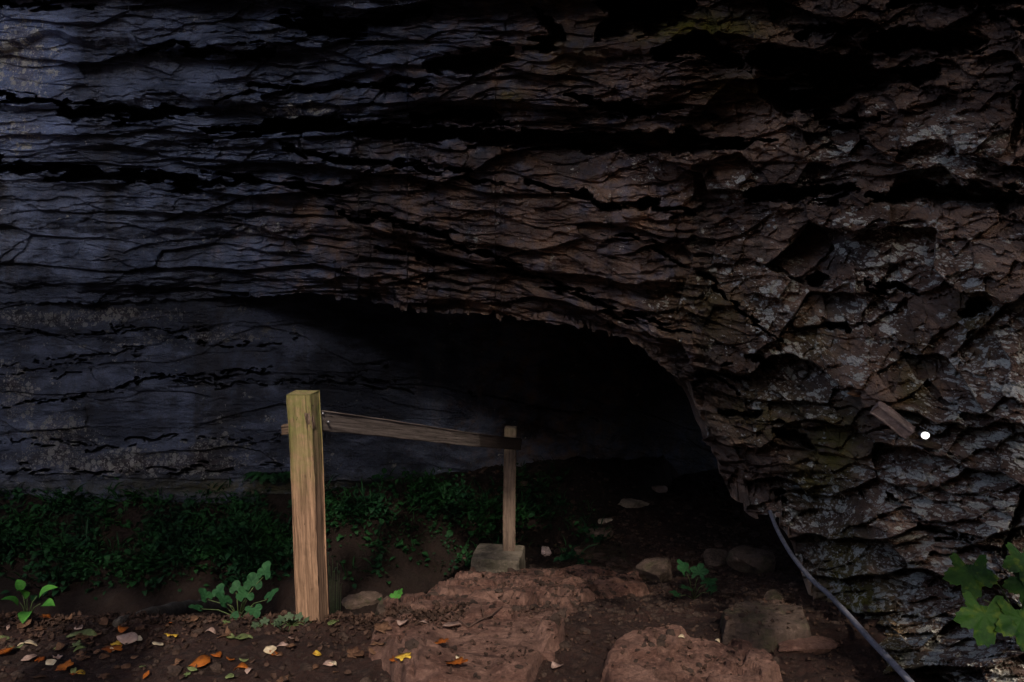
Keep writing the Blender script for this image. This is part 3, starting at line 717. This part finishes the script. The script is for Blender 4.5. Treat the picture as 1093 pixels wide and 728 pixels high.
# ------------------------------------------------------------------ things on the ledge
def ray_rock(px, py):
    """depth of the cliff mesh at a photo position"""
    i = np.argmin(np.abs(cols-px)); j = np.argmin(np.abs(PY[:,i]-py)); return float(Yc[j,i])
y0 = min(ray_rock(955,450), ray_rock(940,440), ray_rock(968,458))
lp0, lp1 = Vector(P(934, 434, y0-.07)), Vector(P(972, 462, y0-.12))
sl = board('stone_block', lp0, lp1, .05, .062, M['tile'], None, up=Vector((.4,-.6,.6)), n=6, rough=.001, bev=.008, seed=9)
tag(sl, 'oblong pinkish-grey stone block leaning on the rock ledge beside the round white light', 'stone')
lq = min(ray_rock(985,465), ray_rock(1000,475))-.05
o = stone('stone', Vector(P(990, 474, lq+.03)), (.14,.07,.035), (0,.15,0), M['stone'], 433); tag(o, 'flat orange-brown stone directly under the round white light', 'stone')
o = stone('stone', Vector(P(916, 421, ray_rock(916,421)-.04)), (.11,.05,.03), (0,.12,.1), M['l_brown'], 434); tag(o, 'small orange-brown stone on the ledge above and left of the oblong block', 'stone')
# round light
lt = empty('marker_light', Vector(P(987, 464.5, lq-.02)))
em = NT('lit_lens'); em.b.inputs['Emission Color'].default_value = (1,1,.98,1); em.b.inputs['Emission Strength'].default_value = 1.0
em.b.inputs['Base Color'].default_value = (.8,.8,.8,1)
def disc_body(name, r, d, mat, dy, dome):
    seg = 24; Vv = []; Fc = []
    prof = [(r*.55, d), (r, d*.9), (r, 0)] + [(r*math.cos(a), -dome*math.sin(a)) for a in (0.5, 1.0, 1.35)]
    for rr, yy in prof:
        for j in range(seg): t = 2*math.pi*j/seg; Vv.append((rr*math.cos(t), yy+dy, rr*.88*math.sin(t)))
    for i in range(len(prof)-1):
        for j in range(seg): Fc.append((i*seg+j, i*seg+(j+1)%seg, (i+1)*seg+(j+1)%seg, (i+1)*seg+j))
    Fc += [tuple(range(seg)), tuple((len(prof)-1)*seg+j for j in range(seg))[::-1]]
    return mesh_from(name, Vv, Fc, mat, lt, True)
disc_body('lens', .0175, .006, em.m, -.008, .006); disc_body('housing', .0165, .03, M['clip'], .0, .002)
tag(lt, 'small round glowing white light on the rock ledge right of the oblong block', 'light')

# ------------------------------------------------------------------ leaves
def leaf_shape(kind, n=7):
    """outline half-widths along a unit-length leaf"""
    q = np.linspace(0, 1, n)
    if kind == 'ovate': w = .36*np.sin(np.pi*q**.8)**.8
    elif kind == 'lance': w = .20*np.sin(np.pi*q**.85)**.9
    else: w = .42*np.sin(np.pi*q**.62)**.7
    w[0] = .02; w[-1] = .005
    return q, w
def leaf_geo(kind, L, curl, fold, n=7, wav=0., rnd=random):
    q, w = leaf_shape(kind, n); Vv = []; Fc = []
    ph = rnd.uniform(0, 6)
    for i in range(n):
        a = curl*(q[i]-.5)**2*1.6; z = -a*L; ww = w[i]*L
        for s in (-1, 0, 1):
            Vv.append((s*ww, (q[i]-.0)*L, z+abs(s)*fold*ww+wav*L*math.sin(q[i]*9+ph+s)*abs(s)))
    for i in range(n-1):
        Fc += [(i*3, i*3+1, i*3+4, i*3+3), (i*3+1, i*3+2, i*3+5, i*3+4)]
    return Vv, Fc
def lobed_geo(R, lobes=5, fold=.15, rnd=random, teeth=.08, cup=0.):
    """palmate leaf (vine / ivy / sycamore) with its stalk end at the origin"""
    n = 60; out = []
    for i in range(n):
        t = 2*math.pi*i/n; a = t-math.pi   # -pi..pi, 0 = tip direction (+y)
        r = .62+.38*abs(math.cos(a*lobes/2.0))**1.0 if abs(a) < 2.7 else .35
        r *= (1-.22*(abs(a)/math.pi)); r *= 1+teeth*(((i*7) % 5)/5-.5)*1.5
        out.append((math.sin(a)*r*R, math.cos(a)*r*R+R*.45))
    Vv = [(0, R*.45, 0)]; Fc = []
    for k_ in (.5, 1.):
        for i, (x, y) in enumerate(out):
            X = x*k_; Y = R*.45+(y-R*.45)*k_; rr = math.hypot(X, Y-R*.45)/R
            Vv.append((X, Y, fold*abs(X)*.6-cup*rr*rr*R+.03*R*math.sin(i*.9)*k_))
    for i in range(n):
        Fc.append((0, 1+i, 1+(i+1) % n)); Fc.append((1+i, 1+n+i, 1+n+(i+1) % n, 1+(i+1) % n))
    return Vv, Fc
def place(Vv, M4): return [tuple(M4 @ Vector(v_)) for v_ in Vv]
class Col:
    def __init__(s): s.V = []; s.F = []
    def add(s, Vv, Fc): o = len(s.V); s.V += Vv; s.F += [tuple(i+o for i in f) for f in Fc]
    def build(s, name, mat, parent=None, smooth=True): return mesh_from(name, s.V, s.F, mat, parent, smooth)
def orient(loc, yaw, pitch, roll, s=1.):
    return Matrix.Translation(loc) @ Matrix.Rotation(yaw, 4, 'Z') @ Matrix.Rotation(pitch, 4, 'X') @ Matrix.Rotation(roll, 4, 'Y') @ Matrix.Scale(s, 4)

# bank ground cover
def cover():
    Vs = []; Fs = []; off = 0; rnd = np.random.default_rng(21); R2 = random.Random(4)
    protos = []
    for _ in range(8):
        Vv, Fc = leaf_geo(R2.choice(['ovate','broad','lance']), 1., R2.uniform(.2,.9), R2.uniform(.1,.4), 5, .02, R2); protos.append((np.array(Vv), np.array(Fc)))
    def put(x, y, z, L, yaw, pit, roll):
        nonlocal off
        pv, pf = protos[rnd.integers(8)]
        if rnd.random() < .22: pv = pv*np.array([.28, 2.3, 1.4]); pit = abs(pit)+.4
        m = np.array((Matrix.Rotation(yaw, 3, 'Z') @ Matrix.Rotation(pit, 3, 'X') @ Matrix.Rotation(roll, 3, 'Y')))*L
        Vs.append(pv@m.T+[x, y, z]); Fs.append(pf+off); off += len(pv)
    n = 0; cl = []
    while len(cl) < 900:
        px = rnd.uniform(-120, 640); 
        py = rnd.uniform(512+18*math.sin(px/37.)*math.sin(px/13.), 622)
        if px > 300 and rnd.random() < .45: continue
        # patchy
        d_ = float(noise2(px/55., py/30., 301))
        if d_+.25*float(noise2(px/18., py/12., 302)) < -.12 or (py > 605 and rnd.random() < .5): continue
        if px > 380 and py > 560 and rnd.random() < .7: continue
        cl.append((px, py))
    for px, py in cl:
        p = hit(px, py); k = rnd.integers(10, 24); H = rnd.uniform(.05, .17); big = rnd.uniform(.022, .075)
        for _ in range(k):
            a = rnd.uniform(0, 6.28); r = rnd.gamma(2, .04); h = rnd.uniform(.0, H)*math.exp(-r*3)
            x, y = p.x+r*math.cos(a), p.y+r*math.sin(a)*.8
            put(x, y, hz(x, y)+h+.01, big*rnd.uniform(.6, 1.25), a-math.pi/2+rnd.normal()*.5, rnd.uniform(-.7, .7), rnd.uniform(-.5,.5))
    o = raw_mesh('ground_cover', np.concatenate(Vs), np.concatenate(Fs), M['cover'], None, True)
    tag(o, 'low dark green leafy plants covering the bank below the wall', kind='stuff')
cover()
# leaf litter
def litter():
    Vs = []; Fs = []; off = 0; rnd = np.random.default_rng(31); R2 = random.Random(5); protos = []
    for _ in range(8):
        Vv, Fc = leaf_geo(R2.choice(['ovate','broad','lance']), 1., R2.uniform(-1.2,1.2), R2.uniform(-.6,.6), 5, .08, R2); protos.append((np.array(Vv), np.array(Fc)))
    for i in range(5200):
        if i < 2400: x, y = rnd.uniform(-2.5, -.2), 3.46-abs(rnd.normal())*.15
        elif i < 2750: x, y = rnd.uniform(-2.5, .3), rnd.uniform(2.6, 3.3)
        elif i < 4300: x, y = rnd.uniform(-.1, 1.6), rnd.uniform(2.8, 4.9)
        else: x, y = rnd.uniform(-.5, 3.4), rnd.uniform(5.5, 9)
        L = rnd.uniform(.012, .034) if i < 4300 else rnd.uniform(.03, .06)
        if x > -.2 and y<4.9: L *= .75
        pv, pf = protos[rnd.integers(8)]
        m = np.array((Matrix.Rotation(rnd.uniform(0,6.28), 3, 'Z') @ Matrix.Rotation(rnd.normal()*.3, 3, 'X') @ Matrix.Rotation(rnd.normal()*.35, 3, 'Y')))*L
        Vs.append(pv@m.T+[x, y, ztop(x, y)+.004+rnd.uniform(0,.006)]); Fs.append(pf+off); off += len(pv)
    o = raw_mesh('leaf_litter', np.concatenate(Vs), np.concatenate(Fs), M['litter'], None, True)
    tag(o, 'small brown dead leaves littering the earth', kind='stuff')
litter()

# individual fallen leaves
def fallen(px, py, wpx, kind, mat, label, yaw=None, group=None, seed=0, lift=.012):
    R2 = random.Random(seed+int(px*7+py)); p = hit2(px, py); L = wpx*p.y/F
    if kind == 'lobed': Vv, Fc = lobed_geo(L*.5, 5, R2.uniform(.1,.5), R2, .1, R2.uniform(-.2,.3)); 
    else: Vv, Fc = leaf_geo(kind, L, R2.uniform(-.9,.9), R2.uniform(.1,.6), 9, .03, R2)
    yaw = R2.uniform(0, 6.28) if yaw is None else yaw
    Vv = [(a_, b_-L*.5, c_) for a_, b_, c_ in Vv]
    o = mesh_from('fallen_leaf', Vv, Fc, M[mat], None, True); me = o.data
    o.location = p+Vector((0,0,lift)); o.rotation_euler = (R2.uniform(-.25,.3), R2.uniform(-.3,.3), yaw)
    md = o.modifiers.new('thick', 'SOLIDIFY'); md.thickness = .0008
    return tag(o, label, 'leaf', group)
H = math.pi/2
FL = [
 (288,698,17,'broad','l_cream','cream oval leaf lying left of the near post base',.5), (301,691,18,'lance','l_pink','pale pinkish curled leaf touching the cream oval leaf',H*1.1),
 (212,711,26,'broad','l_orange','orange-brown leaf alone on bare soil at lower left',H), (257,714,22,'lance','l_orange','narrow orange leaf between the orange-brown leaf and the cream one',H),
 (338,703,12,'broad','l_yellow','small yellow leaf right of the near post foot',.3), (352,712,16,'ovate','l_pink','dull pink leaf right of the small yellow leaf',1.9),
 (118,695,26,'lobed','l_orange','big orange leaf in the left litter',.8), (124,689,26,'lobed','l_yellow','golden yellow leaf lying over the big orange one',2.), (136,686,26,'ovate','l_pink','pinkish-brown leaf beside the golden yellow one',H*.9),
 (148,687,10,'broad','l_cream','small pale yellow-white leaf right of the pinkish-brown leaf',.2), (119,700,8,'broad','l_cream','tiny white leaf below the golden yellow leaf',.4),
 (29,690,24,'lance','l_cream','long cream leaf near the left edge below the seedling',H), (31,705,19,'broad','l_pink','round pink leaf at the left edge',.6),
 (54,713,13,'broad','l_cream','small pale round leaf right of the round pink leaf',1.), (66,716,22,'lobed','l_orange','dark orange leaf right of the small pale round leaf',1.2), (86,722,11,'ovate','l_yellow','yellow-green leaf near the bottom left',1.6),
 (6,702,24,'ovate','l_orange','reddish orange leaf cut by the left edge',1.4), (87,681,34,'lance','l_green','long pale green leaf among the left litter',H*1.05), (132,677,14,'ovate','l_orange','small orange leaf above the golden yellow leaf',1.2),
 (168,692,13,'ovate','l_cream','small cream leaf in the middle of the left litter',H), (183,681,18,'lobed','l_yellow','ochre leaf above the bare soil at lower left',.4),
 (230,703,16,'ovate','l_orange','faint orange leaf above and right of the orange-brown one',1.), (258,685,18,'ovate','l_green','olive-yellow leaf left of the cream oval leaf',H), (225,677,16,'lance','l_pink','pale sliver leaf below the ivy',H),
 (430,669,15,'broad','l_pink','pale pink leaf on the left edge of the slab',1.), (452,667,12,'lance','l_pink','small pale narrow leaf on the slab beside the pink one',H), (482,672,22,'ovate','l_pink','folded pale leaf in the middle of the slab left of the twig',H*1.1),
 (429,702,22,'lobed','l_yellow','yellow lobed leaf on the lower left of the slab',.5), (420,708,24,'lobed','l_orange','dark orange leaf under the yellow lobed leaf',2.), (404,672,24,'lobed','l_brown','crumpled brown leaf where the slab meets the soil',1.),
 (490,705,10,'broad','l_cream','tiny white leaf at the lower middle of the slab',.2), (482,712,30,'lobed','l_orange','deep orange leaf under the tiny white leaf on the slab',1.), (594,716,17,'broad','l_pink','pale pink leaf standing at the slab foot near the bottom edge',.5),
 (354,712,12,'ovate','l_cream','small cream leaf left of the slab near the bottom edge',1.3), (400,690,24,'lobed','l_brown','wide brown leaf left of the slab',2.2), (468,690,20,'lobed','l_orange','rust coloured leaf in the slab middle',1.7),
 (374,700,20,'lobed','l_brown','curled brown leaf right of the near post base',1.1), (728,682,8,'ovate','l_cream','tiny white chip of leaf left of the flat stone',H), (766,686,6,'ovate','l_cream','tiny white leaf scrap at the left corner of the flat stone',1.),
]
for k_, (px_, py_, w_, kd, mt, lb, yw) in enumerate(FL): fallen(px_, py_, w_, kd, mt, lb, yw, 'fallen leaves on the ground', k_)
R3 = random.Random(77); cnt = 0
while cnt < 70:
    px_ = R3.gauss(120, 110); py_ = R3.uniform(660, 727)
    if px_ < -5 or px_ > 460 or 300 < px_ < 352 and py_ < 680: continue
    mt = R3.choice(['l_brown']*4+['l_orange','l_pink','l_green','l_brown'])
    lb = {'l_brown': 'small brown leaf half buried in the leaf litter left of the slab', 'l_orange': 'small plain orange scrap of leaf in the litter left of the slab',
          'l_pink': 'small dull pink scrap of leaf in the litter left of the slab', 'l_green': 'small olive scrap of leaf in the litter left of the slab'}[mt]
    fallen(px_, py_, R3.uniform(8, 17), R3.choice(['ovate','broad','lance','lobed']), mt, lb, None, 'small scraps of leaf in the litter', cnt+300, .009); cnt += 1

# twig on the slab
def gp(px, py, off): p = hit2(px, py); return p+Vector((0,0,off-.056))
tw = empty('twig', gp(505, 668, .065))
tube('stick', [gp(500,671,.062), gp(512,666,.075), gp(524,662,.078), gp(537,655,.09)], [.003,.0045,.004,.002], M['twig'], tw, 7)
tube('stick', [gp(517,664.5,.076), gp(514,658,.10), gp(513,655,.12)], [.003,.002,.0015], M['twig'], tw, 6)
tube('stick', [gp(500,671,.062), gp(490,664,.066), gp(482,656,.07)], [.003,.0025,.002], M['twig'], tw, 6)
tag(tw, 'thin dark forked twig lying on the middle of the slab', 'twig')

# ------------------------------------------------------------------ single plants
def plant(name, base, stems, label, cat, lmat, kind='lobed'):
    """stems: (end offset, leaf size, yaw, pitch, roll)"""
    r = empty(name, base)
    for off, L, yaw, pit, rol in stems:
        e = Vector(off); mid = e*.55+Vector((0,0,abs(e.z)*.12+.01))
        tube('stem', [base, base+mid, base+e], [.0028,.002,.0014], M['stem'], r, 6)
        if kind == 'lobed': Vv, Fc = lobed_geo(L, 5, .25, random, .12, .15)
        elif kind == 'ivy': Vv, Fc = lobed_geo(L, 3, .3, random, .0, .1)
        else: Vv, Fc = leaf_geo(kind, L, .5, .3, 9, .015)
        o = Col(); o.add(Vv, Fc); ob = o.build('leaf', M[lmat], r)
        ob.matrix_local = orient(e, yaw, pit, rol)
    return tag(r, label, cat)
def off_px(base, px, py, dy=0.): return Vector(P(px, py, base.y+dy))-base
b = hit(30, 680); b = Vector(P(30, 676, 3.38))
plant('seedling', Vector((b.x, b.y, hz(b.x, b.y))), [(off_px(b, 22,655,-.02), .075, 1.9, .5, 0), (off_px(b, 30,648,.02), .07, 2.9, .9, 0), (off_px(b, 40,648,0), .085, -1.2, .5, .2), (off_px(b, 44,656,-.03), .07, -1.8, .1, .3), (off_px(b, 30,662,-.03), .075, 3.4, -.3, 0), (off_px(b, 24,642,.03), .06, .9, .9, 0)],
      'bright green broad-leaved seedling at the left edge of the path', 'seedling', 'bright', 'ovate')
b = Vector(P(255, 668, 3.42)); b.z = hz(b.x, b.y)
plant('ivy', b, [(off_px(b, 281,616,.02), .05, -.5, 1.1, 0), (off_px(b, 270,628,0), .05, .3, 1.0, .2), (off_px(b, 258,655,-.06), .058, 3., -.9, 0), (off_px(b, 243,645,-.03), .05, 1.4, .8, 0), (off_px(b, 250,662,-.09), .052, 2.6, -.7, .3), (off_px(b, 222,640,.0), .044, 1.3, .9, 0),
        (off_px(b, 285,640,-.02), .045, -1., .7, 0), (off_px(b, 252,632,.03), .036, .2, 1.1, 0), (off_px(b, 270,647,-.05), .045, -2.6, -.5, 0), (off_px(b, 232,636,.03), .04, -.3, .9, 0), (off_px(b, 262,640,-.03), .05, .5, .6, .2), (off_px(b, 215,650,0), .04, 1.9, .4, 0)],
      'dark green ivy with broad pointed leaves left of the near post', 'ivy', 'ivy', 'ivy')
b = Vector(P(312, 678, 3.28)); b.z = hz(b.x, b.y)
plant('small_plant', b, [(off_px(b, 305+9*math.cos(a)*1.6+8, 668-7*math.sin(a), -.03+.02*math.cos(a)), .024, a-1.57, .8, 0) for a in np.arange(0, 6.2, .62)],
      'grey-green round-leaved plant against the foot of the near post', 'plant', 'grey', 'lobed')
b = Vector(P(285, 684, 3.28)); b.z = hz(b.x, b.y)
plant('small_plant', b, [(off_px(b, 285+12*math.cos(a), 674-8*math.sin(a), -.03+.02*math.cos(a)), .024, a-1.57, .7, 0) for a in np.arange(.2, 6.2, .8)],
      'small dull green plant between the ivy and the near post', 'plant', 'grey', 'lobed')
b = Vector(P(418, 655, 3.75)); b.z = max(hz(b.x, b.y), -1.9)
plant('small_plant', b, [(off_px(b, 421,641,-.02), .034, -.2, 1.0, 0), (off_px(b, 425,636,0), .028, -.9, 1.0, 0), (off_px(b, 415,652,-.03), .030, .9, .7, 0)],
      'little green round-leaved plant at the left edge of the slab', 'plant', 'bright', 'lobed')
b = Vector(P(356, 640, 3.9)); b.z = hz(b.x, b.y)
plant('sprig', b, [(off_px(b, 350+5*(i % 3)+(i//3)*2, 592+4*i, 0), .017, i*1.3, .8, .2) for i in range(9)], 'pale sprig of tiny leaves just right of the near post', 'plant', 'grey', 'ovate')
b = hit(740, 640)
plant('small_plant', b, [(off_px(b, 733,612,0), .06, .8, .9, 0), (off_px(b, 745,616,-.03), .06, -.5, .8, 0), (off_px(b, 752,624,-.05), .055, -1.3, .4, 0), (off_px(b, 738,628,-.05), .05, 2., .3, 0), (off_px(b, 726,636,-.05), .045, 1.4, .4, 0), (off_px(b, 757,632,0), .04, -1.2, .6, 0)],
      'dark green leafy plant on the path between slab and pipe', 'plant', 'ivy', 'lobed')
b = Vector(P(1105, 690, 2.35))
plant('vine', b, [(off_px(b, 1034,597,.05), .085, 2.9, -1.05, .2), (off_px(b, 1050,640,-.03), .095, 2.8, -1.1, -.1), (off_px(b, 1086,644,-.05), .095, -3.0, -1.1, .2), (off_px(b, 1092,585,.03), .08, 3.0, -1.0, 0), (off_px(b, 1100,610,.0), .08, 2.6, -1., 0)],
      'large toothed green vine leaves hanging at the right edge', 'vine', 'vine', 'lobed')
# ferns
def fern(base, label, k=9, L=.24, mat='fern'):
    r = empty('fern', base); rnd = random.Random(int(base.x*100))
    for i in range(k):
        a = -math.pi*.95*i/(k-1)-.1+math.pi*.0; dx = math.cos(a); dy = math.sin(a)*.5
        c = Col(); pts = []
        for j in range(15):
            q = j/14; pts.append(Vector((dx*L*q, dy*L*q, L*.55*math.sin(q*2.3)-.25*L*q)))
        for j in range(1, 15):
            p = pts[j]; d_ = (pts[j]-pts[j-1]).normalized(); wl = L*.26*math.sin(math.pi*min(1, (j/15)**.7))+.006
            sd = d_.cross(Vector((0,0,1))).normalized()
            for s in (-1, 1):
                tip = p+sd*s*wl+d_*wl*.4-Vector((0,0,wl*.3)); w_ = d_*L*.028
                c.add([tuple(p-w_), tuple(p+w_), tuple(p.lerp(tip,.6)+w_*.9), tuple(tip), tuple(p.lerp(tip,.6)-w_*.9)], [(0,1,2,3,4)])
        c.build('frond', M[mat], r)
    return tag(r, label, 'fern')
b = Vector(P(84, 528, 7.05)); b.z = max(b.z, hz(b.x, b.y)); fern(b, 'yellowish fern growing at the foot of the wall on the left')
b = Vector(P(292, 510, 7.0)); b.z = max(b.z-.05, hz(b.x, b.y)); fern(b, 'dark green fern at the foot of the wall behind the near post', 10, .32, 'cover')
b = hit(130, 535); plant('small_plant', b, [(off_px(b, 127,512,0), .11, .3, 1., 0), (off_px(b, 135,520,0), .11, -.9, .7, 0), (off_px(b, 122,524,0), .1, 1.1, .6, 0), (off_px(b, 118,534,0), .1, 1.5, .3, 0), (off_px(b, 140,528,0), .09, -1.4, .4, 0)],
      'broad-leaved plant rising above the ground cover right of the yellowish fern', 'plant', 'ivy', 'broad')

# ------------------------------------------------------------------ unseen trees added behind the viewer to keep sun off the rock
EL, AZ = math.radians(42), math.radians(-5)      # sun behind the viewer, a little to the right
to_sun = Vector((-math.sin(AZ)*math.cos(EL), -math.cos(AZ)*math.cos(EL), math.sin(EL)))
SIDE = Vector((math.cos(AZ), -math.sin(AZ), 0)); UP = Vector((math.sin(AZ)*math.sin(EL), math.cos(AZ)*math.sin(EL), math.cos(EL)))
def tree(g, h, dist, rx, rz, seed, label, n=5200):
    c = SIDE*g+UP*h+to_sun*dist; rnd = np.random.default_rng(seed)
    bz = hz(c.x, c.y); r = empty('tree', Vector((c.x, c.y, bz)))
    top = c.z-bz
    tube('trunk', [Vector((c.x, c.y, bz-.3)), Vector((c.x+.15, c.y, bz+top*.4)), Vector((c.x-.1, c.y+.1, bz+top*.8)), Vector((c.x, c.y, c.z+rz*.6))], [.32,.24,.17,.05], M['bark'], r, 12)
    for k in range(9):
        a = k*2.4; e = c+Vector((math.cos(a)*rx*.75, math.sin(a)*rx*.75, rz*(-.3+.1*k))); st = Vector((c.x, c.y, bz+top*(.45+.05*k)))
        tube('limb', [st, st.lerp(e, .5)+Vector((0,0,.3)), e], [.10,.06,.02], M['bark'], r, 7)
    K = 46; cc = rnd.normal(size=(K,3)); cc /= np.linalg.norm(cc, axis=1)[:,None]; cc *= rnd.uniform(.35, .95, (K,1))**.6
    d = cc[rnd.integers(K, size=n)]+rnd.normal(size=(n,3))*.17
    ctr = d*np.array([rx, rx, rz])+np.array([0, 0, top])
    u = rnd.normal(size=(n,3)); u /= np.linalg.norm(u, axis=1)[:,None]; w_ = np.cross(u, rnd.normal(size=(n,3))); w_ /= np.linalg.norm(w_, axis=1)[:,None]
    L = rnd.uniform(.14, .3, (n,1))
    V_ = np.stack([ctr-u*L, ctr+w_*L*.55, ctr+u*L, ctr-w_*L*.55], 1).reshape(-1,3)
    raw_mesh('crown', V_, np.arange(4*n).reshape(-1,4), M['cover'], r, False)
    return tag(r, label, 'tree', None)
tree(2.2, 8.5, 13, 6.8, 4.3, 1, 'tall broad tree on the slope directly behind the viewer', 17000)
tree(-1.5, 6.1, 16, 3.3, 2.9, 4, 'slender tree between the tall broad tree and the left bushy tree', 8000)
tree(5.2, 2.5, 12, 4.2, 3.5, 2, 'lower bushy tree on the slope behind the viewer to the right', 9000)
tree(-5.4, 6.6, 14, 5.4, 4.4, 3, 'lower bushy tree on the slope behind the viewer to the left', 14000)

# ------------------------------------------------------------------ light, sky, camera
sc = bpy.context.scene
w = bpy.data.worlds.new('World'); sc.world = w; w.use_nodes = True; nt_ = w.node_tree
bg = nt_.nodes['Background']; sky = nt_.nodes.new('ShaderNodeTexSky'); sky.sky_type = 'NISHITA'; sky.sun_disc = False
sky.air_density = .6; sky.dust_density = 3.5; sky.ozone_density = .6; sky.sun_elevation = EL; sky.sun_rotation = math.atan2(to_sun.x, to_sun.y)
nt_.links.new(sky.outputs[0], bg.inputs[0]); bg.inputs[1].default_value = .15
ld = bpy.data.lights.new('sun', 'SUN'); ld.energy = 2.0; ld.angle = math.radians(.5); ld.color = (1, .88, .76)
lo = bpy.data.objects.new('sun', ld); C.objects.link(lo); lo.rotation_euler = to_sun.to_track_quat('Z', 'Y').to_euler()
cd = bpy.data.cameras.new('camera'); co = bpy.data.objects.new('camera', cd); C.objects.link(co); sc.camera = co
cd.sensor_width = 36; cd.lens = F/1093*36; cd.clip_start = .05; cd.clip_end = 500
co.rotation_euler = (math.pi/2-PITCH, 0, 0)
sc.render.engine = 'CYCLES'
vs = sc.view_settings; vs.view_transform = 'Standard'; vs.look = 'None'; vs.exposure = .85; vs.gamma = 1
